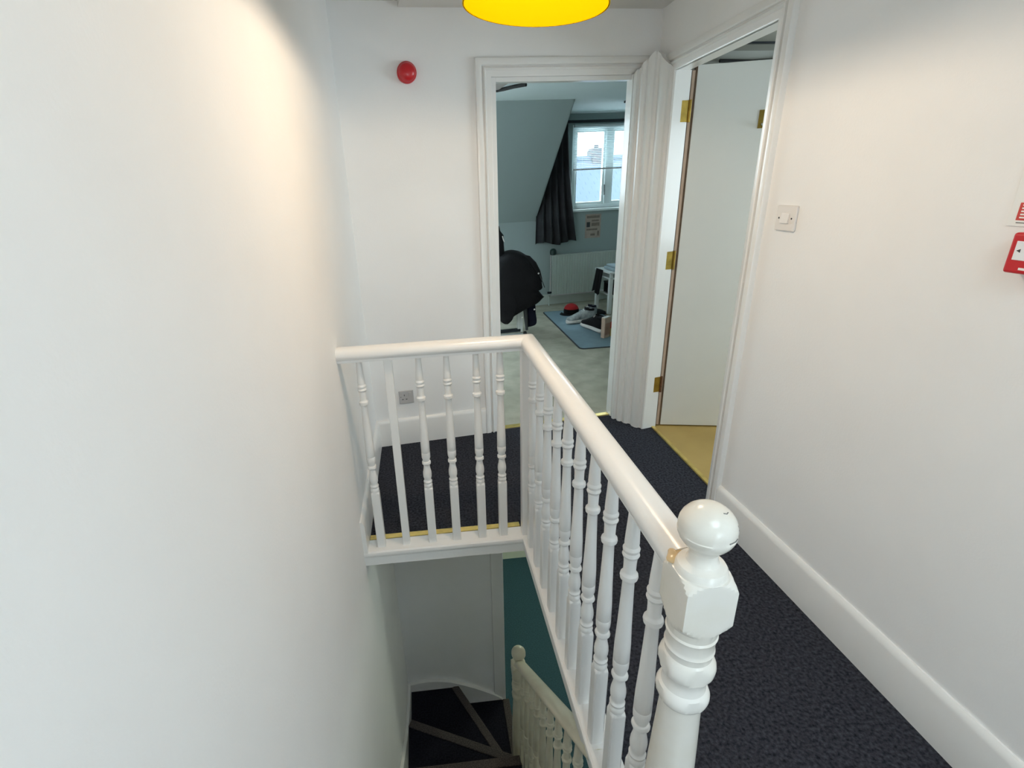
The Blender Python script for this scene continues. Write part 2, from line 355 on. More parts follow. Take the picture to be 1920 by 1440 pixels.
m = MB(); m.box(1.43, 3.72, .2, 3.5, 2.125, 2.2); struct(obj('ceiling_2', m, ROOM2W), 'grey ceiling of the room on the right')
w3 = sroot('window_fill_3', 'unseen side window added to light the room on the right')  # added out of view to give this room some daylight
m = MB(); m.box(3.62, 3.68, .8, .85, .8, 2.0); m.box(3.62, 3.68, 2.35, 2.4, .8, 2.0); m.box(3.62, 3.68, .85, 2.35, .8, .85); m.box(3.62, 3.68, .85, 2.35, 1.95, 2.0); obj('window_frame', m, UPVC, w3)
m = MB(); m.box(3.648, 3.652, .85, 2.35, .85, 1.95); obj('pane', m, GLASS, w3)
portal('fill_side_window_portal', (3.71, 1.6, 1.4), (0, PI / 2, 0), 1.2, 1.6)
m = MB(); m.box(1.50, 3.5, -.215, -.195, 2.117, 2.125, B_); struct(obj('trim_5', m, DARKM), 'dark joint line across the ceiling of the right hand room')
m = MB(); m.tube([bw(u, v, z) for u, v, z in ((2.9, -.10, 2.105), (2.6, -.13, 2.112), (2.35, -.16, 2.11), (2.15, -.07, 2.09), (2.05, -.045, 2.075), (1.9, -.04, 2.07), (1.7, -.04, 2.075))], .009, 8)
tag(obj('black_cable', m, SLOT, smooth=60), 'black cable sagging under the ceiling above the open door', 'cable')

# ---- bedroom beyond the doorway
m = MB(); m.box(-1.2, 3.5, .005, 3.4, -.2, -.001, B_); struct(obj('floor_3', m, BEIGE), 'beige carpet of the bedroom')
VF = 3.286; UC = 1.79; ZK = 1.045; ZB = 2.2
WU0, WU1, WZ0, WZ1 = 2.24, 3.36, 1.15, 2.085
m = MB()
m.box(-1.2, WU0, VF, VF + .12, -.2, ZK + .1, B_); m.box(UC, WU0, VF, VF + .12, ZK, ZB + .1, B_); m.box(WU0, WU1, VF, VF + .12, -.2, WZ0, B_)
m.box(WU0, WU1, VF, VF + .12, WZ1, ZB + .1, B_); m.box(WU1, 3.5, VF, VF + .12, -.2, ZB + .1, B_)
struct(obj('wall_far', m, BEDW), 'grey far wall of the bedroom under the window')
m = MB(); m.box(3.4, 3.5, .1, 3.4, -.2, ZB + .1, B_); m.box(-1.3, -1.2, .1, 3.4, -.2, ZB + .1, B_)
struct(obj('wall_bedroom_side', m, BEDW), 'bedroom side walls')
m = MB(); m.box(-1.3, 3.5, .10, 2.16, ZB, ZB + .1, B_); m.box(UC, 3.5, 2.16, 3.4, ZB, ZB + .1, B_)
struct(obj('ceiling_3', m, BEDC), 'bedroom ceiling running into the dormer')
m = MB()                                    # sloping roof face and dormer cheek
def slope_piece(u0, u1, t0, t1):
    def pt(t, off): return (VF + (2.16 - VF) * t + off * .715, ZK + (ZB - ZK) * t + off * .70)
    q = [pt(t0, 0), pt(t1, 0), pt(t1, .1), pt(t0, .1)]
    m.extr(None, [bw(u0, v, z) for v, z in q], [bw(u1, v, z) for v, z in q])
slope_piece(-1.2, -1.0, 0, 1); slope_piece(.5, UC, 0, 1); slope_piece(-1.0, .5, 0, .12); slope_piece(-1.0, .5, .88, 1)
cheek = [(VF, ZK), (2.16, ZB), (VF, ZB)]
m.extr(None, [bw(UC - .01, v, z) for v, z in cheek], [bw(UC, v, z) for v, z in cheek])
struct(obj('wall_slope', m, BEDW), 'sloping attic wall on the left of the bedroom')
struct(obj('baseboard_bedroom', MB().box(-1.2, 3.4, VF - .018, VF, 0, .13, B_), RADM, bevel=.003), 'bedroom skirting board under the radiator')
w5 = sroot('window_fill_5', 'unseen roof window added to brighten the bedroom')  # added out of view to bring more daylight onto the bedroom floor
m = MB()
for u0, u1, t0, t1 in ((-1.0, -.95, .12, .88), (.45, .5, .12, .88), (-.95, .45, .12, .15), (-.95, .45, .85, .88)): slope_piece(u0, u1, t0, t1)
obj('window_frame', m, UPVC, w5)
def sl(t, off): return (VF + (2.16 - VF) * t + off * .715, ZK + (ZB - ZK) * t + off * .70)
m = MB(); m.extr(None, [bw(-.95, *sl(t, o)) for t, o in ((.15, .05), (.85, .05), (.85, .055), (.15, .055))], [bw(.45, *sl(t, o)) for t, o in ((.15, .05), (.85, .05), (.85, .055), (.15, .055))])
obj('pane', m, GLASS, w5)
po_ = portal('fill_bedroom_roof_portal', bw(-.25, *sl(.5, .11)), (0, 0, 0), 1.5, 1.23)
ez = (bw(0, *sl(.5, 1)) - bw(0, *sl(.5, 0))).normalized(); ex = Vector((CB, SB, 0)); ey = ez.cross(ex)
mm_ = Matrix((ex, ey, ez)).transposed().to_4x4(); mm_.translation = bw(-.25, *sl(.5, .11)); po_.matrix_world = mm_
# window
w1 = sroot('window_1', 'bright dormer window with white frame')
m = MB()
f = .055
for a_, b_, c_, d_ in ((WU0, WU0 + f, WZ0, WZ1), (WU1 - f, WU1, WZ0, WZ1), (WU0 + f, WU1 - f, WZ0, WZ0 + .05), (WU0 + f, WU1 - f, WZ1 - .05, WZ1), (2.682, 2.765, WZ0 + .05, WZ1 - .05)):
    m.box(a_, b_, VF + .03, VF + .10, c_, d_, B_)
obj('window_frame', m, UPVC, w1, bevel=.004)
for a_, b_ in ((WU0 + f, 2.682), (2.765, WU1 - f)):
    sash = MB(); g = .028
    for q in ((a_, a_ + g, WZ0 + .05, WZ1 - .05), (b_ - g, b_, WZ0 + .05, WZ1 - .05), (a_ + g, b_ - g, WZ0 + .05, WZ0 + .05 + g), (a_ + g, b_ - g, WZ1 - .05 - g, WZ1 - .05)):
        sash.box(q[0], q[1], VF + .045, VF + .085, q[2], q[3], B_)
    so = obj('sash', sash, UPVC, w1, bevel=.003)
    obj('pane', MB().box(a_ + g, b_ - g, VF + .063, VF + .067, WZ0 + .05 + g, WZ1 - .05 - g, B_), GLASS, so)
m = MB(); m.box(WU0 - .03, WU1 + .03, VF - .05, VF + .04, WZ0 - .028, WZ0, B_); obj('window_sill', m, UPVC, w1, bevel=.005)
m = MB(); m.tube([bw(2.676, VF + .02, 1.42), bw(2.676, VF + .01, 1.30)], .006, 8); obj('handle', m, DARKM, w1)
p = bw((WU0 + WU1) / 2, VF + .13, (WZ0 + WZ1) / 2)
portal('dormer_window_portal', p, (-PI / 2, 0, AB), WU1 - WU0, WZ1 - WZ0)

# ---- lower storey
m = MB(); m.box(-.6, 3.0, -.1, 5.1, LOWF - .1, LOWF); struct(obj('floor_4', m, TEALC), 'dark carpet of the hall below')
m = MB(); m.box(-.6, .335, 2.90, 3.0, LOWF, -.15); struct(obj('wall_stair_end', m, WALL), 'white wall at the foot of the stairwell')
m = MB(); m.box(.335, .425, 2.885, 3.02, LOWF, -.15); struct(obj('trim_6', m, GLOSS, bevel=.004), 'pale post at the end of the lower stair wall')
m = MB(); m.box(.0, 3.0, 4.98, 5.1, LOWF, -.15); m.box(2.9, 3.0, -.1, 5.0, LOWF, -.15); m.box(.25, .335, 3.0, 5.0, LOWF, -.15); m.box(.45, 3.0, -.1, 0, LOWF, -.15)
struct(obj('wall_hall_below', m, WALL), 'pale walls of the hall below')
struct(obj('baseboard_hall_below', MB().box(.335, 2.9, 4.962, 4.98, LOWF, LOWF + .145), mat('pale_green_gloss', (.72, .76, .60), .4, var=.03)), 'pale skirting board of the hall below')
m = MB(); m.box(.47, 3.0, -.1, 1.99, -.15, -.1); m.box(XL, 3.0, 1.99, 5.1, -.15, -.1)
struct(obj('ceiling_4', m, CEILM), 'ceiling of the hall below')

# ---- staircase going down, with winders at the foot
st = sroot('staircase', 'dark carpeted stairs going down with winding steps at the foot')
NEW2 = Vector((.40, 2.17))
xs0, xs1 = XL + .024, .385
def tread_poly(pts, z, top_only=True):
    n = MB(); n.prism(pts, z - .19, z); return n
ys = [2.05 - .22 * k for k in range(10)]
for k in range(9, 0, -1):                   # straight flight: tread k has its nosing at ys[k-1]
    z = -1.8 + .2 * (k - 1)
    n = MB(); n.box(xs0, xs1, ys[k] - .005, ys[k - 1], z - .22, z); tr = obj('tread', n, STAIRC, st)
    n = MB(); n.box(xs0, xs1, ys[k - 1] - .045, ys[k - 1] + .012, z - .028, z + .006); obj('nosing', n, NOSEM, tr, bevel=.005)
piv = (.372, 2.14)
def nose(p, q, z, parent):
    p, q = Vector(p), Vector(q); d = (q - p).normalized(); nrm = Vector((-d.y, d.x))
    poly = [p - nrm * .045, q - nrm * .045, q + nrm * .010, p + nrm * .010]
    n = MB(); n.prism([(a.x, a.y) for a in poly], z - .028, z + .006); obj('nosing', n, NOSEM, parent, bevel=.005)
YE = 2.876
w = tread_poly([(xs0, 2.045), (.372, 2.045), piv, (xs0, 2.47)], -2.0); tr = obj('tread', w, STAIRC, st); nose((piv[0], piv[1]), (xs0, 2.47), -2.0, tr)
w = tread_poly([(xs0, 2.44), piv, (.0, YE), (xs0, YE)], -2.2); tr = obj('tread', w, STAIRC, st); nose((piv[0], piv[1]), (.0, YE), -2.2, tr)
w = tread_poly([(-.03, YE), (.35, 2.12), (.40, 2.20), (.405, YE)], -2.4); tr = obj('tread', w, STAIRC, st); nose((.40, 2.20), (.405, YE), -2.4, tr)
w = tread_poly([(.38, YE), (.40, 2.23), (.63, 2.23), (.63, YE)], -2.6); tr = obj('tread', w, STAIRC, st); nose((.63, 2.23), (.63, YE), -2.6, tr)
# wall string on the left and the curved string round the corner
def zst(y): return -2.13 + (2.89 - y) * .92
m = MB(); A = [(XL + .001, y, z) for y, z in ((2.89, -2.7), (2.89, -2.12), (2.70, -2.08), (2.5, -2.02), (2.36, -1.94), (2.23, -1.85), (2.0, -1.69), (.1, .04), (.1, -.5), (2.0, -2.3))]
m.extr(None, A, [(x + .022, y, z) for x, y, z in A]); obj('wall_string', m, GLOSS, st, bevel=.003)
cur = [(-.328, -2.13), (-.265, -2.118), (-.20, -2.113), (-.11, -2.12), (-.012, -2.144), (.08, -2.188), (.176, -2.24), (.25, -2.287), (.324, -2.336), (.37, -2.372), (.41, -2.412), (.42, -2.43)]
A = [(x, 2.878, z) for x, z in cur] + [(.42, 2.878, -2.79), (-.345, 2.878, -2.79), (-.345, 2.878, -2.13)]
m = MB(); m.extr(None, A, [(x, 2.90, z) for x, y, z in A]); obj('curved_string', m, GLOSS, st)
m = MB()
for (x0, z0), (x1, z1) in zip(cur[:-1], cur[1:]):
    m.add([(x0, 2.872, z0 - .004), (x1, 2.872, z1 - .004), (x1, 2.9, z1 - .004), (x0, 2.9, z0 - .004), (x0, 2.872, z0 + .006), (x1, 2.872, z1 + .006), (x1, 2.9, z1 + .006), (x0, 2.9, z0 + .006)],
          [(0, 3, 2, 1), (4, 5, 6, 7), (0, 1, 5, 4), (1, 2, 6, 5), (2, 3, 7, 6), (3, 0, 4, 7)])
obj('string_capping', m, GLOSS, st, smooth=40)
# outer string under the stair banister
m = MB(); zo = lambda y: -1.93 + (2.13 - y) * .90
A = [(.385, 2.13, zo(2.13) - .32), (.385, 2.13, zo(2.13)), (.385, .2, zo(.2)), (.385, .2, zo(.2) - .32)]
m.extr(None, A, [(x + .035, y, z) for x, y, z in A]); obj('outer_string', m, GLOSS, st)

# ================================================================== BANISTERS
bal = thing('landing_banister', 'white painted landing banister with ball-topped newel post around the stairwell', 'banister')
BPROF = [(0, .0262), (.288, .0262), (.2885, .0235), (.294, .0205), (.299, .0160), (.303, .0168), (.309, .0178), (.314, .0160), (.318, .0148), (.322, .0168), (.328, .0172), (.332, .0150), (.338, .0142),
         (.350, .0166), (.362, .0172), (.374, .0164), (.388, .0144), (.400, .0128), (.408, .0126), (.411, .0150), (.416, .0180), (.421, .0182), (.426, .0160), (.428, .0132),
         (.436, .0150), (.446, .0168), (.458, .0172), (.4685, .0172), (.470, .0164), (.4715, .0172), (.52, .0168), (.58, .0153), (.65, .0134), (.705, .0122), (.708, .0134), (.712, .0168), (.718, .0180), (.724, .0170), (.729, .0134),
         (.732, .0128), (.752, .0130), (.768, .0138), (.770, .0155), (.776, .0168), (.781, .0156), (.783, .0145), (.786, .0158), (.792, .0166), (.797, .0152), (.799, .0142), (.806, .0148), (.83, .0138), (.86, .0122), (.89, .0110), (.915, .0106)]
BPROF = [(z, r * (1.05 if r < .0158 or z < .29 else 1.10)) for z, r in BPROF]
m = MB(); m.lathe(BPROF, 28, sq=.0186)
bsrc = obj('baluster', m, GLOSS, bal, loc=(.40, .722, .0), smooth=32)
for k in range(1, 10):
    inst(bsrc, 'baluster', bal, (.40, .722 + .1211 * k, 0), (0, 0, 0))
YBK = 1.912
for i, x in enumerate((-.272, -.159, -.040, .071, .189, .286)):
    if i == 1:
        m = MB(); m.box(-.0165, .0165, -.0165, .0165, .005, .91)
        o = obj('plain_baluster', m, GLOSS, bal, loc=(x, YBK, 0), bevel=.002); o['label'] = 'plain square replacement baluster'
    else:
        inst(bsrc, 'baluster', bal, (x, YBK, 0))
m = MB(); m.box(-.021, .021, -.021, .021, -.02, .915); obj('corner_post', m, GLOSS, bal, loc=(.391, 1.905, 0), bevel=.002)
# handrail, mitred round the corner
RP = [(-.022, .902), (-.022, .912), (-.030, .918), (-.033, .928), (-.032, .940), (-.026, .951), (-.016, .958), (0, .9605), (.016, .958), (.026, .951), (.032, .940), (.033, .928), (.030, .918), (.022, .912), (.022, .902)]
RX, RY = .3975, 1.900
m = MB()
r0 = [(XL, RY + q[0] * -1, q[1]) for q in RP]; r1 = [(RX + q[0], RY + q[0] , q[1]) for q in RP]; r2 = [(RX + q[0], .640, q[1]) for q in RP]
r0 = [(XL, RY + q[0], q[1]) for q in RP]
m.rings([r0, r1, r2]); hr = obj('handrail', m, GLOSS, bal, smooth=40)
m = MB(); m.lathe([(0, .0022), (.0009, .0016)], 10, (.425, .80, .9512)); obj('nail_hole', m, SLOT, hr)
# base board with rounded nosing and fascia
NP = [(.086, -.02), (.004, -.02), (.0, -.014), (-.002, -.004), (.0, .006), (.006, .011), (.086, .011)]
m = MB()
r0 = [(XL, 1.864 + q[0], q[1]) for q in NP]; r1 = [(.369 + q[0], 1.864 + q[0], q[1]) for q in NP]; r2 = [(.369 + q[0], .10, q[1]) for q in NP]
m.rings([r0, r1, r2]); obj('base_board', m, GLOSS, bal, smooth=35)
FP = [(.05, -.064), (.006, -.064), (.006, -.019), (.05, -.019)]
m = MB()
r0 = [(XL, 1.864 + q[0], q[1]) for q in FP]; r1 = [(.369 + q[0], 1.864 + q[0], q[1]) for q in FP]; r2 = [(.369 + q[0], .10, q[1]) for q in FP]
m.rings([r0, r1, r2]); obj('fascia_board', m, GLOSS, bal)
# newel post
NPRO = [(-.02, .07), (.24, .07), (.245, .062), (.258, .046), (.262, .043), (.30, .0455), (.36, .0455), (.45, .0425), (.56, .0385), (.655, .0345), (.664, .0350), (.668, .0385), (.674, .0425), (.682, .0445), (.690, .0440), (.698, .0405), (.703, .0365),
        (.712, .0345), (.722, .0345), (.730, .0365), (.736, .0415), (.745, .0455), (.755, .0465), (.765, .0445), (.773, .0400), (.777, .0375), (.788, .0380), (.792, .0400), (.796, .0385), (.800, .0380), (.818, .0390), (.824, .0410), (.828, .0390), (.842, .0400), (.846, .0425), (.851, .0465), (.857, .0515), (.863, .0560), (.866, .0585),
        (.930, .0585), (.934, .0560), (.939, .0515), (.944, .0465), (.9475, .0430), (.9480, .0400), (.9495, .0395), (.955, .0385), (.960, .0355), (.963, .0290), (.966, .0245), (.975, .0215), (.985, .0215), (.993, .0255), (1.0, .0325), (1.008, .0380), (1.016, .0415), (1.021, .0425),
        (1.0225, .0415), (1.030, .0422), (1.038, .0410), (1.046, .0378), (1.054, .0320), (1.060, .0250), (1.065, .0165), (1.068, .006)]
m = MB(); m.lathe(NPRO, 64, sq=.0405)
nsrc = obj('newel_post', m, NEWELP, bal, loc=(.402, .603, 0), smooth=24); nsrc['label'] = 'turned newel post with square block and ball finial'
m = MB(); R_ = []
for k in range(7):
    a0 = PI / 2 * k / 6; R_.append([(-.020 + (.021 * math.cos(a0) + .001) * math.cos(b0) + .004 * math.sin(3 * b0), .030 + (.019 * math.cos(a0) + .001) * math.sin(b0), .949 + .0075 * math.sin(a0)) for b0 in [2 * PI * i / 20 for i in range(20)]])
m.rings(R_); obj('varnish_patch', m, TAPE, nsrc, smooth=60)
def on_ball(az, el, r=.0432): return Vector((r * math.cos(el) * math.cos(az), r * math.cos(el) * math.sin(az), 1.0255 + r * math.sin(el)))
for pts in ([(-1.05, 1.08), (-.85, 1.0), (-.6, .98)], [(-.62, .42), (-.58, .32), (-.60, .2)], [(-.45, .15), (-.5, .13)], [(-1.3, .02), (-1.0, -.01), (-.8, .0)]):
    m = MB(); m.tube([on_ball(*q, .0424) for q in pts], .0009, 6); obj('scuff', m, SCUFF, nsrc)

# gold edging where the landing carpet meets the base board
m = MB(); m.box(XL + .02, .372, 1.953, 1.984, 0, .0135); tag(obj('carpet_edge_strip', m, BRASS, bevel=.002), 'gold metal carpet edging strip behind the banister base', 'edging strip')

# stair banister below
sb = thing('stair_banister', 'cream stair banister with ball-topped newel going down in the stairwell', 'banister')
CREAM = mat('cream_gloss', (.72, .69, .56), .3, col2=(.60, .55, .42), vscale=6, bump=.1, bscale=60)
n2 = obj('newel_post', MB().lathe([(z if z > .3 else z - .6, r) for z, r in NPRO], 32, sq=.0405), CREAM, sb, loc=(NEW2.x, NEW2.y, -2.088), smooth=30)
zr = lambda y: -1.075 + (2.13 - y) * .905
m = MB(); m.rings([[(.40 + q[0], y, q[1] - .958 + zr(y)) for q in RP] for y in (2.13, .93)]); obj('handrail', m, CREAM, sb, smooth=40)
b2 = None
for k in range(9):
    y = 2.035 - .118 * k
    top = zr(y) - .05
    if b2 is None:
        m = MB(); m.lathe(BPROF, 16, sq=.0182); b2 = obj('baluster', m, CREAM, sb, loc=(.40, y, top - .90), smooth=32)
    else: inst(b2, 'baluster', sb, (.40, y, top - .90))

# ================================================================== FITTINGS
# pendant lamp
LX, LY, LZ, LR = .338, 1.53, 1.938, .186
pl = thing('pendant_lamp', 'large yellow pendant lamp shade glowing at the top of the picture', 'lamp', (LX, LY, LZ))
pl.rotation_euler = (0, math.radians(4.5), 0)
m = MB()
dome = [(0, LR), (.012, LR * .995), (.05, LR * .955), (.10, LR * .84), (.14, LR * .66), (.165, LR * .45), (.178, LR * .24)]
def shell(prof, d0, d1):
    q = MB(); R = []
    for z, r in [(z - d0 if k else z, r - d0) for k, (z, r) in enumerate(prof)] + [(z - d1 if k else z, r - d1) for k, (z, r) in enumerate(prof)][::-1]:
        R.append([(r * math.cos(2 * PI * i / 64), r * math.sin(2 * PI * i / 64), z) for i in range(64)])
    q.v = [c for ring in R for c in ring]
    for k in range(len(R)):
        k2 = (k + 1) % len(R)
        for i in range(64): j = (i + 1) % 64; q.f.append((k * 64 + i, k * 64 + j, k2 * 64 + j, k2 * 64 + i))
    return q
sh_ = obj('shade', shell(dome, 0, .002), YSHADE, pl, smooth=50)
obj('shade_inner_dark', shell(dome, .002, .004), SHADEDK, sh_, smooth=50)
m = MB(); m.lathe([(.165, .012), (.168, .026), (.20, .024), (.215, .016), (.225, .006)], 20); obj('lamp_holder', m, SHADEO, pl, smooth=40)
m = MB(); m.tube([(0, 0, .22), (0, 0, CEIL - LZ)], .004, 8); obj('cord', m, SHADEO, pl)
m = MB(); m.lathe([(CEIL - LZ - .03, .012), (CEIL - LZ - .02, .035), (CEIL - LZ - .001, .042)], 24); obj('ceiling_rose', m, SHADEO, pl, smooth=40)
BULBM = mat('lamp_bulb', (1, .9, .7), .5, emit=(1.0, .70, .34), estr=30)
m = MB(); m.lathe([(.028, .006), (.032, .016), (.042, .026), (.055, .030), (.070, .028), (.085, .021), (.10, .014), (.165, .013)], 20)
bl = obj('bulb', m, BULBM, pl, smooth=60)
lt = bpy.data.lights.new('bulb_light', 'POINT'); lt.energy = 24; lt.color = (1.0, .81, .60); lt.shadow_soft_size = .03
lo = bpy.data.objects.new('bulb_light', lt); COL.objects.link(lo); lo.parent = pl; lo.location = (0, 0, .022)

# red fire alarm sounder
fa = thing('fire_alarm_sounder', 'round red fire alarm sounder high on the end wall', 'alarm', bw(-.001, 0, 2.046), AB)
def fwd_lathe(prof, n=32): # lathe around -y
    q = MB(); q.lathe(prof, n); q.v = [(x, -z, y) for x, y, z in q.v]; return q
obj('base', fwd_lathe([(0, .048), (.018, .049), (.022, .047)]), RED, fa, smooth=35)
obj('dome', fwd_lathe([(.022, .044), (.034, .042), (.044, .035), (.050, .024), (.052, .006)]), RED, fa, smooth=50)
# socket
so = thing('wall_socket', 'grey single power socket low on the end wall behind the banister', 'socket', bw(-.152, 0, .314), AB)
obj('plate', MB().box(-.045, .045, -.010, 0, -.043, .043), PLASTG, so, bevel=.004)
obj('rocker', MB().box(.016, .030, -.014, -.009, .006, .030), PLASTG, so, bevel=.001)
for x, z, w_, h_ in ((-.012, .014, .004, .010), (-.023, -.012, .010, .004), (0, -.012, .010, .004), (-.034, .004, .004, .004)):
    obj('pin_slot', MB().box(x - w_ / 2, x + w_ / 2, -.0106, -.0098, z - h_ / 2, z + h_ / 2), SLOT, so)
# light switch
sy = 1.783
ls = thing('light_switch', 'square off-white light switch on the right wall beside the doorway', 'light switch', (xr(sy), sy, 1.357), -PI / 2 - .0378 * -1)
obj('plate', MB().box(-.048, .048, -.010, 0, -.043, .043), PLAST, ls, bevel=.0035)
m = MB(); m.add([(-.020, -.010, -.017), (.020, -.010, -.017), (.020, -.010, .017), (-.020, -.010, .017), (-.020, -.016, -.017), (.020, -.016, -.017), (.020, -.0115, .017), (-.020, -.0115, .017)],
                [(0, 3, 2, 1), (4, 5, 6, 7), (0, 1, 5, 4), (1, 2, 6, 5), (2, 3, 7, 6), (3, 0, 4, 7)])
obj('rocker', m, PLAST, ls, bevel=.001)
for x in (-.031, .031):
    q = MB(); q.lathe([(.0095, .0035), (.0108, .003)], 10); q.v = [(a, -c, b) for a, b, c in q.v]; q.v = [(a + x, b, c) for a, b, c in q.v]
    obj('screw', q, SLOT, ls)
# fire call point and notice (they run out of the picture on the right)
cy_ = 1.000
cpnt = thing('fire_call_point', 'red break-glass fire call point on the right wall under the notice', 'call point', (xr(cy_), cy_, 1.329), -PI / 2 + .0378)
obj('housing', MB().box(-.045, .045, -.042, 0, -.043, .043), RED, cpnt, bevel=.006, seg=3)
obj('glass_panel', MB().box(-.032, .032, -.0435, -.0415, -.014, .026), GLASSY, cpnt, bevel=.0008)
q = MB(); q.lathe([(.0432, .006), (.0438, .0055)], 16); q.v = [(a, -c, b + .006) for a, b, c in q.v]; obj('target_dot', q, INK, cpnt)
for x in (-.024, .024):
    q = MB(); q.add([(x - .004, -.0437, .006), (x + .004, -.0437, .002), (x + .004, -.0437, .010)], [(0, 1, 2)]); obj('arrow', q, INK, cpnt)
obj('lettering', MB().box(-.014, .014, -.0425, -.0418, -.034, -.029), PAPER, cpnt)
ny = .985
nt_ = thing('fire_notice', 'white fire action notice card with red panel at the right edge of the picture', 'notice', (xr(ny), ny, 1.485), -PI / 2 + .0378)
obj('card', MB().box(-.110, .110, -.003, 0, -.105, .105), PAPER, nt_, bevel=.0008)
rp = obj('red_panel', MB().box(-.094, .094, -.0038, -.0028, -.092, -.055), REDP, nt_)
for k in range(5):
    z = -.060 - k * .0065
    x = -.088
    while x < .085:
        w_ = random.uniform(.006, .018)
        obj('print_line', MB().box(x, min(x + w_, .09), -.0042, -.0036, z - .0016, z + .0016), PAPER, rp); x += w_ + .004
obj('print_mark', MB().box(-.092, -.075, -.0036, -.0028, -.098, -.0965), INK, nt_)
for x_, z_, w_ in ((-.076, .012, .012), (-.056, .012, .10), (-.056, -.006, .08), (-.076, .034, .14)): obj('print_row', MB().box(x_, x_ + w_, -.0038, -.0028, z_ - .004, z_ + .004), INK, nt_)

# ================================================================== BEDROOM THINGS
def bthing(name, label, cat, u, v, z=0.0, rz=0.0, group=None): return thing(name, label, cat, bw(u, v, z), AB + rz, group)
# curtain
m = MB(); nU, nZ = 60, 14
for j in range(nZ + 1):
    t_ = j / nZ; z = 2.10 - t_ * (2.10 - .775)
    u0 = 1.80 - .03 * t_ ** 2; u1 = 2.15 + .155 * t_ ** 1.3
    for i in range(nU + 1):
        s_ = i / nU; amp = .024 + .016 * t_
        m.v.append((u0 + (u1 - u0) * s_, -.045 + amp * math.sin(s_ * 5 * 2 * PI + .6 * math.sin(3 * t_)) - (.02 * t_ * math.sin(s_ * 5)), z + (.02 * math.sin(s_ * 9) * t_ ** 6)))
for j in range(nZ):
    for i in range(nU):
        a_ = j * (nU + 1) + i; m.f.append((a_, a_ + 1, a_ + nU + 2, a_ + nU + 1))
cur_o = bthing('curtain', 'dark charcoal curtain hanging at the left of the bedroom window', 'curtain', 0, VF - .035)
co = obj('curtain_cloth', m, CURT, cur_o, smooth=60)
sm = co.modifiers.new('thickness', 'SOLIDIFY'); sm.thickness = .004
cr_ = bthing('curtain_rail', 'dark curtain rail across the top of the bedroom window', 'curtain rail', 0, VF)
obj('rail', MB().box(1.80, 3.35, -.085, -.060, 2.095, 2.125), DARKM, cr_, bevel=.003)
for u in (1.9, 2.7, 3.2): obj('bracket', MB().box(u - .01, u + .01, -.06, 0, 2.10, 2.12), DARKM, cr_)
# venetian blind
vb = bthing('venetian_blind', 'white venetian blind half lowered over the bedroom window', 'blind', 0, VF - .02)
obj('head_rail', MB().box(WU0 + .01, WU1 - .01, -.015, .015, 2.055, 2.083), SLATM, vb, bevel=.002)
ss = None
for k in range(22):
    z = 2.040 - k * .0195
    if ss is None:
        m = MB(); hw = (WU1 - WU0) / 2 - .015
        R = [[(sx * hw, y_, z_) for sx, y_, z_ in ((-1, y0, z0), (1, y0, z0))] for y0, z0 in ((-.0115, .0018), (-.005, .0022), (.003, .0012), (.0115, -.0014))]
        for ring in R: m.v += ring
        for i in range(3): m.f.append((2 * i, 2 * i + 1, 2 * i + 3, 2 * i + 2))
        ss = obj('slat', m, SLATM, vb, loc=((WU0 + WU1) / 2, 0, z))
    else: inst(ss, 'slat', vb, ((WU0 + WU1) / 2, 0, z))
obj('bottom_rail', MB().box(WU0 + .015, WU1 - .015, -.013, .013, 1.592, 1.610), PLASTG, vb, bevel=.003)
for u in (WU0 + .12, WU1 - .12): obj('ladder_cord', MB().tube([(u, 0, 2.06), (u, 0, 1.6)], .001, 5), SLATM, vb)
# poster
po = bthing('wall_poster', 'small brown printed sheet on the wall under the bedroom window', 'poster', 2.543, VF, .941)
obj('sheet', MB().box(-.103, .103, -.002, 0, -.143, .143), POST, po)
PR1 = mat('faded_brown_print', (.22, .17, .14), .7, var=.3, vscale=30)
for x0, x1, z0, z1, mm in ((-.085, .085, .095, .125, PR1), (-.085, -.04, -.01, .05, INK), (-.02, .075, .055, .075, PR1), (-.02, .085, .0, .04, PR1), (-.085, .06, -.05, -.03, PR1), (-.03, .03, -.115, -.09, PR1), (.06, .085, -.12, -.06, PR1)):
    obj('printed_block', MB().box(x0, x1, -.0026, -.0018, z0, z1), mm, po)
# radiator
ra = bthing('radiator', 'white fluted panel radiator under the bedroom window', 'radiator', 0, VF)
m = MB(); u0r, u1r = 1.985, 3.10
prof = []; u = u0r; k = 0
while u < u1r - .034:
    prof += [(u, -.085), (u + .022, -.085), (u + .026, -.079), (u + .030, -.079)]; u += .034
prof += [(u1r, -.085), (u1r, -.060), (u0r, -.060)]
m.prism(prof[::-1], .135, .622); obj('panel', m, RADM, ra)
obj('top_grille', MB().box(u0r - .004, u1r + .004, -.092, -.02, .618, .634), RADM, ra, bevel=.003)
obj('bottom_seam', MB().box(u0r, u1r, -.088, -.056, .122, .137), PLASTG, ra)
for u in (2.2, 2.9): obj('bracket', MB().box(u - .02, u + .02, -.06, 0, .2, .55), RADM, ra)
obj('pipe', MB().tube([(1.955, -.07, 0), (1.955, -.07, .12), (1.985, -.07, .155)], .0075, 8), RADM, ra, smooth=50)
obj('valve', MB().tube([(1.935, -.07, .165), (1.985, -.07, .165)], .014, 10), DARKM, ra, smooth=50)
obj('side_pipe', MB().tube([(1.972, -.065, .17), (1.972, -.065, .64)], .008, 8), PLASTG, ra, smooth=50)
hd = MB(); hd.lathe([(0, .02), (.008, .038), (.035, .042), (.065, .036), (.078, .02), (.081, .004)], 18, (2.0, -.07, .63)); obj('thermostat_head', hd, GREENB, ra, smooth=50)

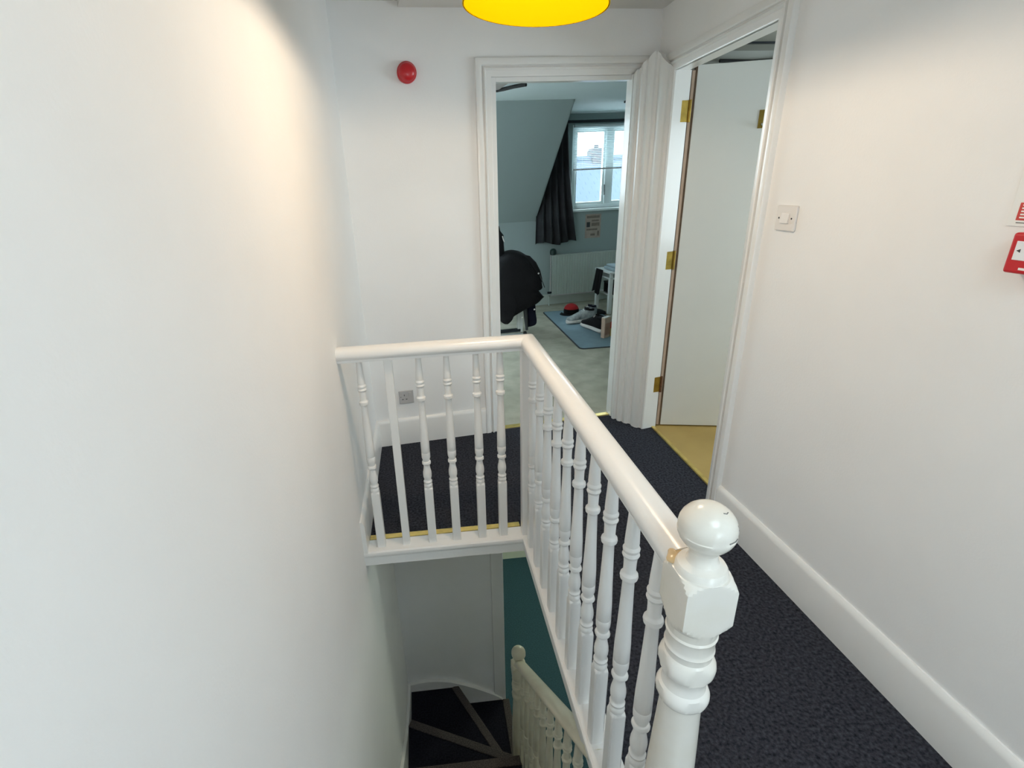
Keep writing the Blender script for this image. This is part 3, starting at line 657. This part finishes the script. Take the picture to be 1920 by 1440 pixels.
# exercise mat
em = bthing('exercise_mat', 'blue-grey exercise mat with dark edge on the bedroom carpet', 'mat', 0, 0)
def rrect(cx, cy, w_, h_, r, n=6):
    out = []
    for qx, qy, a0 in ((1, 1, 0), (-1, 1, PI / 2), (-1, -1, PI), (1, -1, 1.5 * PI)):
        for i in range(n + 1):
            a = a0 + PI / 2 * i / n; out.append((cx + qx * (w_ / 2 - r) + r * math.cos(a), cy + qy * (h_ / 2 - r) + r * math.sin(a)))
    return out
mp0 = bw(1.60, 1.40).xy; mp1 = bw(1.755, 2.90).xy
md = (mp1 - mp0); ml = md.length; md.normalize(); mn = Vector((md.y, -md.x)); mc = mp0 + md * ml / 2 + mn * .33
em.location = (mc.x, mc.y, 0); em.rotation_euler = (0, 0, math.atan2(md.y, md.x) - PI / 2)
m = MB(); m.prism(rrect(0, 0, .66, ml, .05), 0, .007); obj('border', m, MATE, em)
m = MB(); m.prism(rrect(0, 0, .635, ml - .025, .04), .004, .0085); obj('pad', m, MATB, em)

def shoe(name, label, loc, rz, um, sm_, sc=1.0, extra=None):
    t = thing(name, label, 'shoe', loc, rz)
    def ring(y, w_, z0, z1, n=14, pw=2.4):
        return [(w_ * math.copysign(abs(math.cos(a)) ** (2 / pw), math.cos(a)), y, (z0 + z1) / 2 + (z1 - z0) / 2 * math.copysign(abs(math.sin(a)) ** (2 / pw), math.sin(a))) for a in [2 * PI * i / n for i in range(n)]]
    ysl = [-.155, -.150, -.12, -.06, 0, .06, .11, .145, .155]
    wsl = [.015, .03, .038, .037, .038, .044, .046, .034, .015]
    hsl = [.035, .10, .112, .108, .098, .075, .058, .05, .035]
    so_ = MB(); so_.rings([ring(y, w_ + .006, .002, .034) for y, w_ in zip(ysl, wsl)]); obj('sole', so_, sm_, t, smooth=50)
    u_ = MB(); u_.rings([ring(y * .97, w_, .022, h) for y, w_, h in zip(ysl, wsl, hsl)]); up_ = obj('upper', u_, um, t, smooth=60)
    co_ = MB(); co_.tube([(.030 * math.cos(a), -.095 + .045 * math.sin(a), .105 + .006 * math.sin(a)) for a in [2 * PI * i / 16 for i in range(17)]], .009, 8); obj('collar', co_, extra or um, t, smooth=60)
    for k in range(4):
        y = -.03 + .022 * k; h = .106 - .010 * k
        l_ = MB(); l_.tube([(-.024, y, h - .008), (0, y + .004, h + .004), (.024, y, h - .008)], .0032, 6); obj('lace', l_, sm_, up_, smooth=60)
    tg = MB(); tg.box(-.018, .018, -.055, -.045, .095, .125); obj('tongue', tg, extra or um, t, bevel=.003)
    t.scale = (sc, sc, sc * 1.25)
    return t
shoe('sneaker', 'black sneaker with white sole nearest the doorway on the mat', (1.765, 5.08, .0085), .29, BLACKF, SOLE, 1.2)
shoe('sneaker', 'light grey sneaker beside the black one on the mat', (1.725, 5.40, .0085), 1.72, LGREY, SOLE, 1.08, BLACKF)
shoe('sneaker', 'grey sneaker tucked behind the other shoes on the mat', (1.83, 5.56, .0085), 1.95, LGREY, SOLE, 1.0, NAVYF)
# cap
cp = thing('baseball_cap', 'black baseball cap with a red crown at the far end of the mat', 'cap', (1.745, 5.83, .0085), math.radians(30))
m = MB(); m.lathe([(0, .088), (.03, .090), (.06, .086)], 24); obj('band', m, BLACKF, cp, smooth=50)
m = MB(); m.lathe([(.06, .085), (.085, .074), (.105, .052), (.116, .025), (.118, .004)], 24); obj('crown', m, REDF, cp, smooth=60)
m = MB(); R = []
for t_, zz in ((0, .006), (.5, .012), (1, .004)):
    R.append([(-.07 - .085 * math.cos(a) * t_ - .0, .085 * math.sin(a), zz) for a in [PI * (i / 12) - PI / 2 for i in range(13)]])
for r_ in R: m.v += r_
for k in range(2):
    for i in range(12): m.f.append((k * 13 + i, k * 13 + i + 1, (k + 1) * 13 + i + 1, (k + 1) * 13 + i))
bo = obj('brim', m, BLACKF, cp, smooth=60); q = bo.modifiers.new('thickness', 'SOLIDIFY'); q.thickness = .006
# folded black garment behind the shoes
m = MB(); R = []
for j in range(9):
    t_ = j / 8; hgt = .055 * math.sin(PI * min(max(t_, .04), .96)) + .012 * math.sin(9 * t_)
    R.append([(-.15 + .30 * t_, (.085 + .02 * math.sin(5 * t_)) * math.cos(a), max(.0, hgt * math.sin(a) if math.sin(a) > 0 else 0) + .001) for a in [2 * PI * i / 16 for i in range(16)]])
m.rings(R)
tag(obj('folded_garment', m, BLACKF, loc=(1.99, 5.78, .0085), rot=(0, 0, -.3), smooth=60), 'crumpled black garment lying between the cap and the shoes', 'garment')
# boxes at the near right end of the mat
bx = thing('cardboard_box', 'narrow upright beige box standing on the mat beside the black sneaker', 'box', (1.792, 4.792, .0085), .55)
obj('carton', MB().box(-.045, .045, -.022, .022, 0, .205), BOXM, bx, bevel=.004)
obj('flap', MB().box(-.043, .043, -.020, .020, .203, .211), SOLE, bx, bevel=.002)
obj('printed_panel', MB().box(-.036, .036, -.0232, -.0215, .03, .15), mat('pink_brown_print', (.45, .27, .20), .6, var=.3, vscale=14), bx)
pk = thing('snack_packet', 'orange and yellow packet at the edge of the mat by the door frame', 'packet', (1.895, 4.83, .0085), .3)
obj('lower_half', MB().box(-.05, .05, -.025, .025, 0, .085), YELLOWP, pk, bevel=.01)
obj('upper_half', MB().box(-.048, .048, -.02, .02, .08, .15), ORANGE, pk, bevel=.008)
obj('top_seal', MB().box(-.046, .046, -.004, .004, .148, .175), SOLE, pk, bevel=.002)
# white side table with things on it
tb = bthing('side_table', 'white open-framed side table by the bedroom radiator', 'table', 2.43, 2.52)
for x in (0, .40):
    for y in (0, .34): obj('leg', MB().box(x, x + .042, y, y + .042, 0, .42), WHITEM, tb, bevel=.004)
for x in (.012, .402):
    for y in (.012, .352): obj('upper_post', MB().box(x, x + .03, y, y + .03, .42, .475), WHITEM, tb)
obj('top', MB().box(-.01, .455, -.01, .395, .47, .49), WHITEM, tb, bevel=.004)
obj('shelf', MB().box(0, .442, 0, .382, .405, .424), WHITEM, tb, bevel=.003)
obj('lower_shelf', MB().box(.042, .442, .01, .372, .20, .215), WHITEM, tb, bevel=.003)
cu = bthing('folded_towel', 'pale blue folded towel on top of the white side table', 'towel', 2.48, 2.54, .49)
obj('fold', MB().box(0, .34, 0, .26, 0, .035), CUSH, cu, bevel=.014, seg=3); obj('top_fold', MB().box(.02, .33, .02, .24, .033, .06), CUSH, cu, bevel=.012, seg=3)
bk = bthing('black_storage_box', 'black box on the lower shelf of the white side table', 'box', 2.50, 2.56, .215)
obj('body', MB().box(0, .30, 0, .25, 0, .11), BLACKF, bk, bevel=.004); obj('lid', MB().box(-.004, .304, -.004, .254, .11, .13), DARKM, bk, bevel=.003)
m = MB(); nz = 8
for j in range(nz + 1):
    t_ = j / nz
    for i in range(13):
        s_ = i / 12; m.v.append((-.018 - .035 * t_ - .012 * math.sin(s_ * 14) * t_, (.16 + .17 * s_), .495 - .28 * t_ - .02 * math.sin(s_ * 6) * t_))
for j in range(nz):
    for i in range(12): a_ = j * 13 + i; m.f.append((a_, a_ + 1, a_ + 14, a_ + 13))
o = obj('black_cloth', m, BLACKF, loc=bw(2.43, 2.52), rot=(0, 0, AB), smooth=60); q = o.modifiers.new('thickness', 'SOLIDIFY'); q.thickness = .006
tag(o, 'black cloth hanging over the left side of the white side table', 'cloth')
# desk chair hidden under the coat
ch = bthing('desk_chair', 'white-framed desk chair under the black coat', 'chair', 1.17, 2.02)
obj('leg', MB().box(.0, .055, -.02, .02, .05, .34), WHITEM, ch, bevel=.004)
obj('base_bar', MB().box(-.30, .03, -.025, .025, .055, .085), DARKM, ch, bevel=.004)
obj('foot_plate', MB().box(-.32, .07, -.05, .05, .0, .02), WHITEM, ch, bevel=.004)
obj('seat', MB().box(-.36, .06, -.10, .34, .40, .46), BLACKF, ch, bevel=.015)
obj('backrest', MB().box(-.33, .03, -.06, -.02, .44, .84), DARKM, ch, bevel=.015)
for x in (-.28, .085):
    q = MB(); q.lathe([(-.014, .020), (-.010, .024), (.010, .024), (.014, .020)], 14); q.v = [(c + x, a, b + .024) for a, b, c in q.v]; obj('castor', q, SLOT, ch, smooth=40)
obj('strap', MB().tube([(.075, -.03, .30), (.085, -.035, .18), (.095, -.03, .07)], [.022, .02, .014], 8), GREYF, ch, smooth=60)
# coat draped over it: closed lumpy volume
OUTC = [(-.46, .849), (-.406, .876), (-.33, .886), (-.254, .865), (-.194, .82), (-.139, .748), (-.094, .666), (-.065, .584), (-.059, .524), (-.087, .494), (-.095, .489), (-.045, .425), (-.035, .418), (-.045, .405), (-.12, .354), (-.257, .289), (-.371, .232), (-.411, .202), (-.428, .159), (-.473, .186), (-.543, .315), (-.564, .586), (-.532, .793)]
def cr_loop(P, n=4):
    out = []; N = len(P)
    for i in range(N):
        a, b, c, d = (P[(i + k) % N] for k in (-1, 0, 1, 2))
        for j in range(n):
            t = j / n
            out.append(tuple(.5 * (2 * b[k] + (c[k] - a[k]) * t + (2 * a[k] - 5 * b[k] + 4 * c[k] - d[k]) * t * t + (3 * b[k] - a[k] - 3 * c[k] + d[k]) * t ** 3) for k in (0, 1)))
    return out
def loft_outline(outl, cx_, cz_, yc, dep, nl=11):
    outl = cr_loop(outl); q = MB(); R = []
    for k in range(nl):
        a = -PI / 2 + PI * k / (nl - 1); sc = .45 + .55 * max(math.cos(a), 0) ** .4 if abs(math.cos(a)) > 1e-6 else .45
        ring = []
        for i, (x, z) in enumerate(outl):
            wob = 1 + .03 * math.sin(i * .55 + k)
            ring.append((cx_ + (x - cx_) * sc * (wob if sc < .95 else 1), yc + dep * math.sin(a), cz_ + (z - cz_) * sc * (wob if sc < .95 else 1)))
        R.append(ring)
    q.rings(R); return q
ct = bthing('black_coat', 'black coat draped over the desk chair seen through the bedroom doorway', 'coat', 1.46, 2.03)
obj('coat_body', loft_outline(OUTC, -.28, .55, -.02, .19), BLACKF, ct, smooth=60)
m = MB(); m.tube([(-.26, -.10, .84), (-.22, -.13, .81), (-.175, -.15, .75), (-.14, -.15, .68), (-.115, -.14, .60), (-.108, -.12, .54), (-.11, -.11, .525)], [.012, .035, .043, .045, .044, .036, .010], 16); obj('sleeve', m, BLACKF, ct, smooth=60)
m = MB(); m.tube([(-.125, -.225, .66), (-.10, -.225, .60), (-.065, -.20, .53)], .004, 6); obj('zip', m, GREYF, ct)
for x, z in ((-.135, .675), (-.175, .325), (-.30, .255)):
    q = MB(); q.lathe([(-.006, .005), (0, .009), (.006, .005)], 10); q.v = [(a + x, -.22 + c, b + z) for a, b, c in q.v]; obj('toggle', q, SOLE, ct, smooth=60)
m = MB(); m.tube([(-.47, 0, .84), (-.47, -.02, .95), (-.465, -.02, 1.03), (-.475, 0, 1.07), (-.47, .0, 1.12)], [.06, .048, .042, .025, .010], 12); obj('hood', m, BLACKF, ct, smooth=60)
m = MB(); m.tube([(-.445, -.058, 1.03), (-.44, -.064, 1.0), (-.43, -.064, .975)], .005, 6); obj('drawstring', m, SOLE, ct)
tr_ = bthing('dark_trousers', 'navy trouser leg hanging below the black coat', 'trousers', 1.31, 2.05)
obj('trouser_leg', loft_outline([(-.06, .42), (.03, .42), (.055, .34), (.06, .25), (.075, .15), (.06, .10), (-.01, .085), (-.035, .10), (-.03, .22), (-.05, .33)], .01, .25, 0, .05), NAVYF, tr_, smooth=60)
# ceiling spot and loft hatch in the bedroom
cs = thing('ceiling_spotlight', 'small dark ceiling spotlight near the bedroom window', 'spotlight', (2.16, 5.52, ZB), AB)
obj('mount', MB().box(-.04, .10, -.02, .02, -.02, 0), DARKM, cs, bevel=.004)
obj('arm', MB().tube([(.03, 0, -.015), (.035, 0, -.07), (.03, 0, -.10)], .008, 8), DARKM, cs)
obj('head', MB().tube([(.032, 0, -.09), (.02, 0, -.125), (.0, 0, -.16)], [.022, .024, .018], 12), DARKM, cs, smooth=60)
lh = struct(obj('loft_hatch', MB().box(.2, .875, 1.0, 1.52, ZB - .012, ZB, B_), mat('hatch_board', (.42, .38, .36), .7, var=.1)), 'loft hatch panel in the bedroom ceiling')
m = MB(); m.tube([bw(.2, 1.53, ZB - .012), bw(.80, 1.53, ZB - .012), bw(.87, 1.515, ZB - .012), bw(.91, 1.46, ZB - .012), bw(.96, 1.36, ZB - .012), bw(1.03, 1.28, ZB - .012)], .014, 8)
obj('hatch_seal', m, SLOT, lh, smooth=60)

# ================================================================== ADDED LOWER HALL LAMP, HOUSE ACROSS THE STREET
cl = thing('hall_fill_lamp', 'unseen globe light added to light the hall below', 'lamp', (1.5, 3.9, -.15))  # unseen lamp added as the light source of the lower hall
m = MB(); m.lathe([(-.03, .06), (0, .07)], 20); obj('base', m, PLAST, cl, smooth=40)
m = MB(); m.lathe([(-.16, .01), (-.15, .05), (-.11, .085), (-.07, .085), (-.03, .055)], 20); obj('globe', m, mat('lit_globe', (.9, .95, .85), .4, emit=(.85, 1.0, .80), estr=14), cl, smooth=60)
lt2 = bpy.data.lights.new('hall_fill_point', 'POINT'); lt2.energy = 24; lt2.color = (.86, 1.0, .82); lt2.shadow_soft_size = .09
lo2 = bpy.data.objects.new('hall_fill_point', lt2); COL.objects.link(lo2); lo2.parent = cl; lo2.location = (0, 0, -.26)

hs = thing('neighbour_house', 'blue-grey tiled roof with chimney seen through the bedroom window', 'building', (5.8, 18.0, -4), AB)
obj('wall', MB().box(-6, 6, -4.2, 3.5, 0, 2.6), BRICKM, hs)
tl = None
for k in range(26):
    z = 6.03 - k * .135; y = -k * .155
    if tl is None:
        m = MB()
        for i in range(40):
            x = -6 + i * .3; m.box(x + .002, x + .298, -.19, .02, -.004, .022, lambda a, b, c: (a, b, c + b * .87))
        tl = obj('tile_course', m, TILEM, hs, loc=(0, y, z))
    else: inst(tl, 'tile_course', hs, (.15 * (k % 2), y, z))
m = MB(); m.extr(None, [(-6, y, z) for y, z in ((.02, 6.0), (-4.1, 2.42), (-4.1, 2.2), (.02, 5.7))], [(6, y, z) for y, z in ((.02, 6.0), (-4.1, 2.42), (-4.1, 2.2), (.02, 5.7))]); obj('roof_deck', m, TILEM, hs)
obj('ridge', MB().tube([(-6, 0, 6.04), (6, 0, 6.04)], .10, 8), TILEM, hs, smooth=60)
cb = obj('chimney', MB().box(.07, .50, -.2, .3, 5.6, 6.29), BRICKM, hs)
obj('cap', MB().box(.10, .47, -.15, .27, 6.29, 6.35), BRICKM, cb); obj('chimney_pot', MB().lathe([(6.35, .09), (6.46, .075), (6.47, .03)], 12, (.285, .05, 0)), BRICKM, cb)
